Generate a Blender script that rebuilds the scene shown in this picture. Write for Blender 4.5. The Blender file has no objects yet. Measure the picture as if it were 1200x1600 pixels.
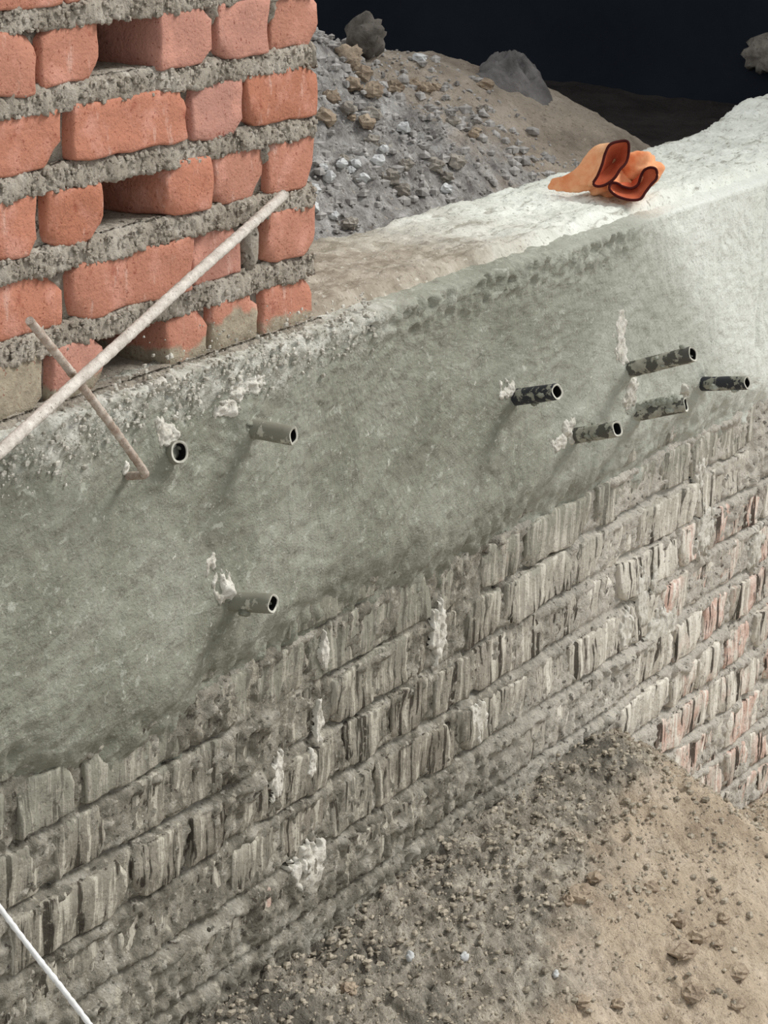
import bpy, math, random
import numpy as np
from mathutils import Matrix, Vector

random.seed(7)
rng = np.random.default_rng(11)
scene = bpy.context.scene
COL = scene.collection

# ------------------------------------------------------------------ camera
# world frame: X runs along the tank wall (away from the viewer), Y goes into the
# wall, Z is up; the origin is the top front edge of the wall under the red brick pier.
FPX = 3800.0
CAM = np.array([-2.48482727, -1.65256467, 0.68415774])
ROT = np.array([[0.5328504344, -0.2451111998, 0.8099326603],
                [-0.8459496616, -0.1780114462, 0.5026739450],
                [0.0209662704, -0.9530122899, -0.3022052130]])
cd = bpy.data.cameras.new('camera')
cd.sensor_fit = 'VERTICAL'
cd.sensor_height = 24.0
cd.lens = FPX / 1600.0 * 24.0
cd.clip_start = 0.05
cam = bpy.data.objects.new('camera', cd)
COL.objects.link(cam)
r_, d_, f_ = ROT[:, 0], ROT[:, 1], ROT[:, 2]
cam.matrix_world = Matrix(((r_[0], -d_[0], -f_[0], CAM[0]), (r_[1], -d_[1], -f_[1], CAM[1]),
                           (r_[2], -d_[2], -f_[2], CAM[2]), (0, 0, 0, 1)))
scene.camera = cam

# ------------------------------------------------------------------ sky, sun, exposure
world = bpy.data.worlds.new('overcast_sky')
scene.world = world
world.use_nodes = True
bg = world.node_tree.nodes['Background']
bg.inputs[0].default_value = (0.97, 0.985, 1.0, 1)
bg.inputs[1].default_value = 0.68
sd = bpy.data.lights.new('sun', 'SUN')
sd.energy = 2.9
sd.angle = math.radians(22)
sd.color = (1.0, 0.98, 0.945)
sun = bpy.data.objects.new('sun', sd)
COL.objects.link(sun)
sun.rotation_euler = Vector((-0.50, 0.48, -0.72)).to_track_quat('-Z', 'Y').to_euler()
vs = scene.view_settings
vs.view_transform = 'Standard'
vs.look = 'None'
vs.exposure = 0.10
vs.gamma = 1.0
vs.use_curve_mapping = False


# ------------------------------------------------------------------ helpers
def ray(px, py):
    return ROT @ np.array([(px - 600.0) / FPX, (py - 800.0) / FPX, 1.0])


def on(px, py, ax, val):
    """the point on the plane axis=val that the photograph shows at (px, py)"""
    r = ray(px, py)
    return CAM + r * ((val - CAM[ax]) / r[ax])


def onto(px, py, func, t0=2.0, t1=9.0, n=1400):
    """first point of the height field func(x, y) met from the viewpoint"""
    r = ray(px, py)
    t = np.linspace(t0, t1, n)
    P = CAM[None, :] + t[:, None] * r[None, :]
    below = P[:, 2] < func(P[:, 0], P[:, 1])
    k = int(np.argmax(below)) if below.any() else n - 1
    return P[k]


PERM = rng.permutation(512).astype(np.int64)
PERM = np.concatenate([PERM, PERM, PERM])
GA = rng.uniform(0, 2 * np.pi, 512)
GX, GY = np.cos(GA), np.sin(GA)


def perlin(x, y, seed=0):
    x = np.asarray(x, float) + seed * 17.31
    y = np.asarray(y, float) + seed * 9.77
    xi, yi = np.floor(x).astype(np.int64), np.floor(y).astype(np.int64)
    fx, fy = x - xi, y - yi
    xi &= 511
    yi &= 511
    u = fx * fx * fx * (fx * (fx * 6 - 15) + 10)
    v = fy * fy * fy * (fy * (fy * 6 - 15) + 10)

    def g(ix, iy, dx, dy):
        h = PERM[PERM[ix & 511] + (iy & 511)] & 511
        return GX[h] * dx + GY[h] * dy
    a = g(xi, yi, fx, fy)
    b = g(xi + 1, yi, fx - 1, fy)
    c = g(xi, yi + 1, fx, fy - 1)
    d = g(xi + 1, yi + 1, fx - 1, fy - 1)
    return 1.5 * ((a + u * (b - a)) + v * ((c + u * (d - c)) - (a + u * (b - a))))


def fbm(x, y, oct=4, seed=0, gain=0.5):
    s, a, n = 0.0, 1.0, 0.0
    for k in range(oct):
        s = s + a * perlin(x * 2.03 ** k, y * 2.03 ** k, seed + k * 3)
        n += a
        a *= gain
    return s / n


def ridged(x, y, oct=3, seed=0):
    s, a, n = 0.0, 1.0, 0.0
    for k in range(oct):
        s = s + a * (1 - 2 * np.abs(perlin(x * 2.1 ** k, y * 2.1 ** k, seed + k * 5)))
        n += a
        a *= 0.5
    return s / n


def sstep(a, b, x):
    t = np.clip((np.asarray(x, float) - a) / (b - a), 0, 1)
    return t * t * (3 - 2 * t)


def spaced(lo, flo, fhi, hi, fine, coarse):
    """coordinates that are fine inside [flo, fhi] and coarse outside"""
    a = np.arange(lo, flo, coarse)
    b = np.arange(flo, fhi, fine)
    c = np.arange(fhi, hi + coarse * 0.5, coarse)
    return np.concatenate([a, b, c])


def mesh_np(name, V, F):
    me = bpy.data.meshes.new(name)
    V = np.ascontiguousarray(V, np.float32)
    F = np.ascontiguousarray(F, np.int32)
    k = F.shape[1]
    me.vertices.add(len(V))
    me.vertices.foreach_set('co', V.ravel())
    me.loops.add(F.size)
    me.loops.foreach_set('vertex_index', F.ravel())
    me.polygons.add(len(F))
    me.polygons.foreach_set('loop_start', np.arange(0, F.size, k, dtype=np.int32))
    me.polygons.foreach_set('loop_total', np.full(len(F), k, np.int32))
    me.polygons.foreach_set('use_smooth', np.ones(len(F), bool))
    me.update(calc_edges=True)
    me.validate()
    return me


def grid_faces(n, m, flip=False, wrap=False):
    i = np.arange(n - 1)[:, None]
    j = np.arange(m if wrap else m - 1)[None, :]
    j2 = (j + 1) % m
    a, b, c, d = i * m + j, (i + 1) * m + j, (i + 1) * m + j2, i * m + j2
    q = np.stack([a, b, c, d] if not flip else [a, d, c, b], -1)
    return q.reshape(-1, 4)


def link(name, me, mat, parent=None, flat=False):
    o = bpy.data.objects.new(name, me)
    COL.objects.link(o)
    if mat is not None and me is not None:
        me.materials.clear()
        me.materials.append(mat)
    if flat and me is not None:
        me.polygons.foreach_set('use_smooth', np.zeros(len(me.polygons), bool))
    if parent is not None:
        o.parent = parent
        o.matrix_parent_inverse = parent.matrix_basis.inverted()
    return o


def empty(name, loc):
    o = bpy.data.objects.new(name, None)
    o.empty_display_size = 0.05
    o.location = Vector([float(v) for v in loc])
    COL.objects.link(o)
    return o


def tag(o, label=None, cat=None, group=None, kind=None):
    if label:
        o['label'] = label
    if cat:
        o['category'] = cat
    if group:
        o['group'] = group
    if kind:
        o['kind'] = kind
    return o


class Parts:
    """collects vertex/quad arrays into one mesh"""
    def __init__(self):
        self.V, self.F, self.n = [], [], 0

    def add(self, V, F):
        self.V.append(np.asarray(V, float).reshape(-1, 3))
        self.F.append(np.asarray(F) + self.n)
        self.n += len(self.V[-1])

    def mesh(self, name):
        return mesh_np(name, np.concatenate(self.V), np.concatenate(self.F))


def box_arrays(x0, x1, y0, y1, z0, z1):
    V = np.array([[x, y, z] for x in (x0, x1) for y in (y0, y1) for z in (z0, z1)])
    F = np.array([[0, 1, 3, 2], [4, 6, 7, 5], [0, 4, 5, 1], [2, 3, 7, 6], [0, 2, 6, 4], [1, 5, 7, 3]])
    return V, F


def axis(L, n, r):
    inner = np.linspace(-L / 2 + r, L / 2 - r, max(n - 1, 2))
    return np.concatenate([[-L / 2], inner, [L / 2]])


def rounded_box(L, D, H, nx, ny, nz, r):
    """closed rounded block, centred; returns verts and quads"""
    X, Y, Z = axis(L, nx, r), axis(D, ny, r), axis(H, nz, r)
    idx, V, F = {}, [], []

    def vid(i, j, k):
        key = (i, j, k)
        if key not in idx:
            idx[key] = len(V)
            V.append((X[i], Y[j], Z[k]))
        return idx[key]
    a, b, c = len(X), len(Y), len(Z)
    for i in range(a - 1):
        for k in range(c - 1):
            F.append((vid(i, 0, k), vid(i + 1, 0, k), vid(i + 1, 0, k + 1), vid(i, 0, k + 1)))
            F.append((vid(i, b - 1, k), vid(i, b - 1, k + 1), vid(i + 1, b - 1, k + 1), vid(i + 1, b - 1, k)))
        for j in range(b - 1):
            F.append((vid(i, j, 0), vid(i, j + 1, 0), vid(i + 1, j + 1, 0), vid(i + 1, j, 0)))
            F.append((vid(i, j, c - 1), vid(i + 1, j, c - 1), vid(i + 1, j + 1, c - 1), vid(i, j + 1, c - 1)))
    for j in range(b - 1):
        for k in range(c - 1):
            F.append((vid(0, j, k), vid(0, j, k + 1), vid(0, j + 1, k + 1), vid(0, j + 1, k)))
            F.append((vid(a - 1, j, k), vid(a - 1, j + 1, k), vid(a - 1, j + 1, k + 1), vid(a - 1, j, k + 1)))
    V = np.array(V)
    inner = np.clip(V, [-L / 2 + r, -D / 2 + r, -H / 2 + r], [L / 2 - r, D / 2 - r, H / 2 - r])
    d = V - inner
    ln = np.linalg.norm(d, axis=1, keepdims=True)
    V = np.where(ln > 1e-9, inner + d / np.maximum(ln, 1e-9) * r, V)
    return V, np.array(F)


def tube_arrays(path, radii, seg=14, caps=True):
    """swept tube along a list of points"""
    P = np.array(path, float)
    T = np.gradient(P, axis=0)
    T /= np.linalg.norm(T, axis=1, keepdims=True)
    ref = np.array([0.3, 0.2, 0.93])
    rings = []
    for p, t, r in zip(P, T, radii):
        a = np.cross(t, ref)
        a /= np.linalg.norm(a)
        b = np.cross(t, a)
        th = np.linspace(0, 2 * np.pi, seg, endpoint=False)
        rings.append(p + r * (np.cos(th)[:, None] * a + np.sin(th)[:, None] * b))
    V = np.concatenate(rings)
    F = grid_faces(len(P), seg, wrap=True)
    if caps:
        n = len(V)
        V = np.concatenate([V, P[:1], P[-1:]])
        e = (len(P) - 1) * seg
        ca = [[(k + 1) % seg, k, n, n] for k in range(seg)]
        cb = [[e + k, e + (k + 1) % seg, n + 1, n + 1] for k in range(seg)]
        return V, F, np.array([c[:3] for c in ca + cb])
    return V, F, None


def tube_mesh(name, path, radii, seg=14):
    V, F, T = tube_arrays(path, radii, seg)
    me = bpy.data.meshes.new(name)
    me.from_pydata([tuple(v) for v in V], [], [tuple(int(i) for i in f) for f in F] + [tuple(int(i) for i in t) for t in T])
    for p in me.polygons:
        p.use_smooth = len(p.vertices) == 4
    me.update()
    return me


def blob(center, rad, amp=0.25, freq=1.6, n=10, m=14, seed=0):
    """irregular lump"""
    th = np.linspace(0.02, np.pi - 0.02, n)[:, None]
    ph = np.linspace(0, 2 * np.pi, m, endpoint=False)[None, :]
    x = np.sin(th) * np.cos(ph)
    y = np.sin(th) * np.sin(ph)
    z = np.cos(th) * np.ones_like(ph)
    k = 1 + amp * (perlin(x * freq + 3, y * freq + z * 1.7 * freq, seed) + 0.35 * np.sin(th) * perlin(z * 2 * freq + 9, x * 2 * freq - y * 2 * freq, seed + 5))
    V = np.stack([x * k * rad[0] + center[0], y * k * rad[1] + center[1], z * k * rad[2] + center[2]], -1).reshape(-1, 3)
    return V, grid_faces(n, m, flip=True, wrap=True)


# ------------------------------------------------------------------ materials
class N:
    def __init__(self, name, rough=0.9, spec=0.2):
        self.m = bpy.data.materials.new(name)
        self.m.use_nodes = True
        self.t = self.m.node_tree
        self.b = self.t.nodes['Principled BSDF']
        self.b.inputs['Roughness'].default_value = rough
        self.b.inputs['Specular IOR Level'].default_value = spec
        self.co = self.t.nodes.new('ShaderNodeTexCoord').outputs['Object']
        self.h = None

    def node(self, typ, **kw):
        n = self.t.nodes.new(typ)
        for k, v in kw.items():
            setattr(n, k, v)
        return n

    def put(self, sock, v):
        if hasattr(v, 'is_linked'):
            self.t.links.new(v, sock)
        elif isinstance(v, (tuple, list)) and len(v) == 3 and sock.type == 'RGBA':
            sock.default_value = (*v, 1)
        else:
            sock.default_value = v

    def world(self):
        self.co = self.node('ShaderNodeNewGeometry').outputs['Position']
        return self

    def scaled(self, s):
        n = self.node('ShaderNodeMapping')
        self.put(n.inputs['Vector'], self.co)
        n.inputs['Scale'].default_value = s
        return n.outputs[0]

    def noise(self, scale, detail=4, rough=0.55, stretch=None, distort=0.0, offset=None):
        n = self.node('ShaderNodeTexNoise')
        v = self.co
        if stretch or offset is not None:
            mp = self.node('ShaderNodeMapping')
            self.put(mp.inputs['Vector'], v)
            if stretch:
                mp.inputs['Scale'].default_value = stretch
            if offset is not None:
                self.put(mp.inputs['Location'], offset)
            v = mp.outputs[0]
        self.put(n.inputs['Vector'], v)
        n.inputs['Scale'].default_value = scale
        n.inputs['Detail'].default_value = detail
        n.inputs['Roughness'].default_value = rough
        n.inputs['Distortion'].default_value = distort
        return n.outputs['Fac']

    def voronoi(self, scale, feature='F1'):
        n = self.node('ShaderNodeTexVoronoi', feature=feature)
        self.put(n.inputs['Vector'], self.co)
        n.inputs['Scale'].default_value = scale
        return n.outputs['Distance']

    def ramp(self, fac, stops, interp='LINEAR'):
        n = self.node('ShaderNodeValToRGB')
        n.color_ramp.interpolation = interp
        el = n.color_ramp.elements
        while len(el) < len(stops):
            el.new(0.5)
        for e, (p, c) in zip(el, stops):
            e.position = p
            e.color = (*c, 1) if not isinstance(c, (int, float)) else (c, c, c, 1)
        self.put(n.inputs[0], fac)
        return n.outputs[0]

    def mix(self, fac, a, b, mode='MIX'):
        n = self.node('ShaderNodeMix', data_type='RGBA', blend_type=mode)
        self.put(n.inputs[0], fac)
        self.put(n.inputs[6], a)
        self.put(n.inputs[7], b)
        return n.outputs[2]

    def math(self, op, a, b=0.0, c=0.0, clamp=False):
        n = self.node('ShaderNodeMath', operation=op, use_clamp=clamp)
        self.put(n.inputs[0], a)
        self.put(n.inputs[1], b)
        self.put(n.inputs[2], c)
        return n.outputs[0]

    def rng(self, v, a, b, c=0.0, d=1.0):
        n = self.node('ShaderNodeMapRange', interpolation_type='SMOOTHSTEP')
        self.put(n.inputs[0], v)
        n.inputs[1].default_value = a
        n.inputs[2].default_value = b
        n.inputs[3].default_value = c
        n.inputs[4].default_value = d
        return n.outputs[0]

    def xyz(self):
        n = self.node('ShaderNodeSeparateXYZ')
        self.put(n.inputs[0], self.co)
        return n.outputs

    def attr(self, name):
        return self.node('ShaderNodeAttribute', attribute_type='OBJECT', attribute_name=name).outputs['Fac']

    def rand(self):
        return self.node('ShaderNodeObjectInfo').outputs['Random']

    def bump(self, h, strength=0.5, dist=0.004):
        n = self.node('ShaderNodeBump')
        n.inputs['Strength'].default_value = strength
        n.inputs['Distance'].default_value = dist
        self.put(n.inputs['Height'], h)
        if self.h is not None:
            self.put(n.inputs['Normal'], self.h)
        self.h = n.outputs[0]

    def done(self, col):
        self.put(self.b.inputs['Base Color'], col)
        if self.h is not None:
            self.put(self.b.inputs['Normal'], self.h)
        return self.m


def srgb(r, g, b):
    f = lambda c: ((c / 255 + 0.055) / 1.055) ** 2.4 if c > 10 else c / 255 / 12.92
    return (f(r), f(g), f(b))


def mat_red_brick():
    n = N('red_brick', 0.92, 0.15).world()
    r = n.rand()
    base = n.ramp(r, [(0.0, srgb(174, 114, 89)), (0.35, srgb(178, 128, 109)), (0.7, srgb(183, 124, 101)), (1.0, srgb(180, 134, 120))])
    big = n.noise(22, 5, 0.6)
    c = n.mix(n.rng(big, 0.48, 0.68, 0, 0.75), base, srgb(204, 150, 132))
    c = n.mix(n.rng(n.noise(31, 4, 0.6), 0.60, 0.72, 0, 0.55), c, srgb(132, 66, 50))
    # vertical scuffs and dust
    st = n.noise(42, 5, 0.65, stretch=(1, 1, 0.35))
    c = n.mix(n.rng(st, 0.58, 0.70, 0, 0.55), c, srgb(214, 178, 164))
    # cement slurry smeared on some bricks
    z = n.xyz()[2]
    splash = n.math('ADD', n.rng(z, 0.045, -0.005, 0, 0.62), n.attr('slurry'))
    m = n.rng(n.math('ADD', n.math('MULTIPLY', n.noise(16, 5, 0.6), 0.9), splash), 0.92, 1.06)
    c = n.mix(m, c, n.ramp(n.noise(60, 4), [(0.3, srgb(140, 130, 112)), (0.7, srgb(172, 162, 142))]))
    # pores
    pit = n.rng(n.noise(260, 2, 0.5), 0.63, 0.70, 0, 0.6)
    c = n.mix(pit, c, srgb(120, 60, 46))
    n.bump(n.noise(30, 6, 0.65), 0.55, 0.007)
    n.bump(n.noise(240, 3, 0.6), 0.5, 0.0015)
    return n.done(c)


def grit(n, c, dark, light, sc=230, d=0.55, l=0.45):
    """speckled grains: dark pores and pale sand"""
    c = n.mix(n.rng(n.noise(sc, 3, 0.6), 0.58, 0.68, 0, d), c, dark)
    c = n.mix(n.rng(n.noise(sc * 0.8, 3, 0.6, offset=(3.1, 7.7, 1.3)), 0.60, 0.70, 0, l), c, light)
    return c


def mat_mortar():
    n = N('bed_mortar', 0.97, 0.1).world()
    c = n.ramp(n.noise(14, 5, 0.6), [(0.3, srgb(138, 129, 116)), (0.5, srgb(164, 156, 143)), (0.7, srgb(188, 181, 169))])
    c = grit(n, c, srgb(70, 63, 56), srgb(216, 210, 198), 120, 0.85, 0.5)
    n.bump(n.noise(110, 5, 0.7), 0.8, 0.006)
    n.bump(n.noise(300, 3, 0.7), 0.7, 0.002)
    return n.done(c)


def mat_plaster():
    n = N('wet_cement_plaster', 0.95, 0.12).world()
    x, y, z = n.xyz()
    c = n.ramp(n.noise(5.5, 5, 0.6), [(0.28, srgb(116, 117, 104)), (0.5, srgb(139, 140, 127)), (0.72, srgb(158, 159, 147))])
    # trowel streaks
    s1 = n.noise(20, 5, 0.62, stretch=(0.5, 1, 1.3), distort=0.7)
    c = n.mix(n.rng(s1, 0.55, 0.70, 0, 0.35), c, srgb(178, 180, 167))
    c = n.mix(n.rng(s1, 0.46, 0.34, 0, 0.4), c, srgb(112, 110, 97))
    s2 = n.noise(60, 4, 0.6, stretch=(0.7, 1, 1.1), distort=0.5)
    c = n.mix(n.rng(s2, 0.60, 0.70, 0, 0.5), c, srgb(190, 192, 180))
    c = n.mix(n.rng(s2, 0.40, 0.32, 0, 0.45), c, srgb(96, 93, 82))
    # paler, sandier band where mortar was dropped along the pier
    band = n.math('MULTIPLY', n.rng(n.math('ADD', z, n.math('MULTIPLY', n.noise(18, 5, 0.65), 0.16)), 0.0, 0.06), n.rng(x, 0.25, 0.0))
    c = n.mix(n.math('MULTIPLY', band, 0.9), c, n.ramp(n.noise(55, 4), [(0.35, srgb(168, 166, 153)), (0.62, srgb(228, 227, 217))]))
    # the coat turns paler towards its far end
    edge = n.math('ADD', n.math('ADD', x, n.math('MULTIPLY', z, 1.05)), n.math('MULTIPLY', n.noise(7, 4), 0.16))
    far_pale = n.rng(edge, 0.90, 1.10)
    c = n.mix(n.math("MULTIPLY", far_pale, 0.95), c, n.ramp(n.noise(9, 4), [(0.3, srgb(238, 242, 234)), (0.7, srgb(252, 254, 249))]))
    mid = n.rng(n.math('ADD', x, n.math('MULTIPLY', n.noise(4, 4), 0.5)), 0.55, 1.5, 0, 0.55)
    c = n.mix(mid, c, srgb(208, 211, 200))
    # sandy grain
    c = n.mix(n.rng(n.noise(170, 4, 0.65), 0.56, 0.69, 0, 0.32), c, srgb(92, 90, 79))
    c = n.mix(n.rng(n.noise(150, 4, 0.65, offset=(4.2, 2.2, 8.1)), 0.56, 0.70, 0, 0.35), c, srgb(196, 198, 186))
    # lime-pale lumps and dark pores
    c = n.mix(n.rng(n.noise(70, 3, 0.6), 0.70, 0.76, 0, 0.7), c, srgb(216, 216, 204))
    c = n.mix(n.rng(n.noise(90, 3, 0.6, offset=(1.7, 0.4, 5.1)), 0.69, 0.76, 0, 0.55), c, srgb(88, 84, 74))
    n.bump(s1, 0.4, 0.005)
    n.bump(s2, 0.4, 0.003)
    n.bump(n.noise(38, 6, 0.66), 0.7, 0.008)
    n.bump(n.noise(150, 4, 0.65), 0.6, 0.0035)
    n.bump(n.math('MULTIPLY', n.noise(120, 5, 0.75), band), 0.6, 0.010)
    return n.done(c)


def mat_pit_brick():
    n = N('slurry_coated_brick', 0.95, 0.12).world()
    r = n.rand()
    red = n.mix(n.rng(n.noise(40, 4), 0.4, 0.7), srgb(202, 172, 157), srgb(230, 211, 199))
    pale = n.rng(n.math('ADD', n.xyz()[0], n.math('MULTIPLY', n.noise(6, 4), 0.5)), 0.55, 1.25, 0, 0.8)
    coat = n.ramp(n.noise(18, 5, 0.6), [(0.28, srgb(108, 104, 94)), (0.5, srgb(140, 136, 124)), (0.74, srgb(170, 165, 152))])
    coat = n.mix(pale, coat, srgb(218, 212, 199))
    coat = n.mix(n.math('MULTIPLY', r, 0.3), coat, srgb(112, 100, 86))
    # the same cement as the coat above has run over the upper courses
    wet = n.rng(n.math('ADD', n.xyz()[2], n.math('MULTIPLY', n.noise(14, 5, 0.65), 0.22)), -0.46, -0.34, 0, 0.8)
    coat = n.mix(wet, coat, srgb(138, 137, 124))
    m = n.rng(n.math('ADD', n.noise(14, 5, 0.62, stretch=(1, 1, 0.6)), n.attr('bare')), 0.56, 0.74)
    c = n.mix(m, coat, red)
    # drag lines of the brush, up and down
    st = n.noise(62, 4, 0.6, stretch=(1, 1, 0.09))
    keep = n.math('SUBTRACT', 1.0, n.math('MULTIPLY', wet, 0.6))
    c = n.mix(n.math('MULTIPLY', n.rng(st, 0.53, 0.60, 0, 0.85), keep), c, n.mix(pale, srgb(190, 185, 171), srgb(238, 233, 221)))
    c = n.mix(n.math('MULTIPLY', n.rng(st, 0.46, 0.40, 0, 0.92), keep), c, srgb(56, 51, 44))
    c = grit(n, c, srgb(70, 62, 54), srgb(206, 199, 182), 150, 0.45, 0.3)
    n.bump(st, 0.8, 0.006)
    n.bump(n.noise(60, 5, 0.7), 0.7, 0.006)
    return n.done(c)


def mat_pit_mortar():
    n = N('rough_joint_mortar', 0.97, 0.1).world()
    x = n.xyz()[0]
    c = n.ramp(n.noise(20, 6, 0.65), [(0.3, srgb(96, 91, 81)), (0.5, srgb(146, 141, 128)), (0.7, srgb(204, 199, 186))])
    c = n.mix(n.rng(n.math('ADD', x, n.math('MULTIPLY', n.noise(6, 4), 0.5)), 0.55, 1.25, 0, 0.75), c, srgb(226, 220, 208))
    st = n.noise(60, 4, 0.6, stretch=(1, 1, 0.2))
    c = n.mix(n.rng(st, 0.56, 0.66, 0, 0.55), c, srgb(212, 205, 188))
    c = grit(n, c, srgb(62, 55, 48), srgb(226, 220, 206), 95, 0.75, 0.55)
    n.bump(n.noise(70, 6, 0.72), 1.0, 0.012)
    return n.done(c)


def mat_ledge():
    n = N('ledge_screed', 0.95, 0.12).world()
    x, y, z = n.xyz()
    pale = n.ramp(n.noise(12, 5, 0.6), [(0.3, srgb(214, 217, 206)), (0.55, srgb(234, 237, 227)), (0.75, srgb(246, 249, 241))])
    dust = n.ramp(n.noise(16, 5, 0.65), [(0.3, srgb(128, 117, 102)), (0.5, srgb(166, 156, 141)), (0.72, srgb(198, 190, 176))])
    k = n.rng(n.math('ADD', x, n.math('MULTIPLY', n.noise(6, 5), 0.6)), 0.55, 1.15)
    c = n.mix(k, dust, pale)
    st = n.noise(46, 4, 0.6, stretch=(0.25, 1, 1), distort=0.8)
    c = n.mix(n.rng(st, 0.44, 0.34, 0, 0.55), c, srgb(128, 120, 104))
    c = grit(n, c, srgb(112, 104, 92), srgb(236, 234, 222), 140, 0.55, 0.4)
    n.bump(st, 0.6, 0.006)
    n.bump(n.noise(75, 6, 0.7), 0.7, 0.007)
    return n.done(c)


def mat_soil(name, grey_at=None):
    n = N(name, 1.0, 0.05).world()
    x, y, z = n.xyz()
    brown = n.ramp(n.noise(7, 6, 0.65), [(0.3, srgb(164, 147, 127)), (0.5, srgb(196, 179, 157)), (0.72, srgb(224, 208, 188))])
    grey = n.ramp(n.noise(26, 6, 0.7), [(0.32, srgb(102, 96, 86)), (0.5, srgb(156, 149, 136)), (0.68, srgb(204, 196, 181))])
    if grey_at == 'pit':      # mortar droppings lie along the foot of the wall
        d = n.math('ADD', y, n.math('MULTIPLY', x, -0.26))
        k = n.rng(n.math('ADD', d, n.math('MULTIPLY', n.noise(5, 5, 0.6), 0.46)), -0.16, 0.0)
        dk = n.math('MULTIPLY', n.rng(n.noise(6, 4), 0.50, 0.60, 0, 0.6), k)
        grey = n.mix(dk, grey, srgb(88, 85, 78))
    else:
        k = n.rng(n.math('ADD', n.math('MULTIPLY', n.noise(5, 5, 0.6), 0.9), n.rng(x, 1.35, 0.75, 0, 0.5)), 0.60, 0.78)
        grey = n.ramp(n.noise(30, 6, 0.7), [(0.32, srgb(112, 108, 106)), (0.5, srgb(160, 157, 153)), (0.68, srgb(200, 198, 195))])
        brown = n.ramp(n.noise(7, 6, 0.65), [(0.3, srgb(134, 123, 110)), (0.5, srgb(172, 160, 145)), (0.72, srgb(200, 188, 173))])
    c = n.mix(k, brown, grey)
    c = grit(n, c, srgb(96, 84, 70), srgb(214, 204, 186), 130, 0.5, 0.35)
    n.bump(n.noise(30, 6, 0.7), 0.7, 0.012)
    n.bump(n.noise(120, 5, 0.7), 0.8, 0.006)
    return n.done(c)


def mat_plain(name, lo, hi, scale=30, rough=0.9, bump=0.5, dist=0.004, speck=None, spec=0.2):
    n = N(name, rough, spec).world()
    c = n.ramp(n.noise(scale, 5, 0.65), [(0.32, lo), (0.68, hi)])
    if speck:
        c = n.mix(n.rng(n.noise(scale * 4, 3, 0.6), 0.60, 0.68, 0, 0.8), c, speck)
    n.bump(n.noise(scale * 2, 5, 0.65), bump, dist)
    return n.done(c)


def mat_pipe(name, base, crust, amount):
    n = N(name, 0.55, 0.4).world()
    m = n.rng(n.noise(48, 5, 0.62), 0.60 - amount, 0.64 - amount)
    c = n.mix(m, base, n.ramp(n.noise(90, 4), [(0.35, crust), (0.65, tuple(min(1, v * 1.5) for v in crust))]))
    n.bump(m, 0.6, 0.002)
    n.bump(n.noise(160, 4), 0.4, 0.001)
    return n.done(c)


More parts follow.
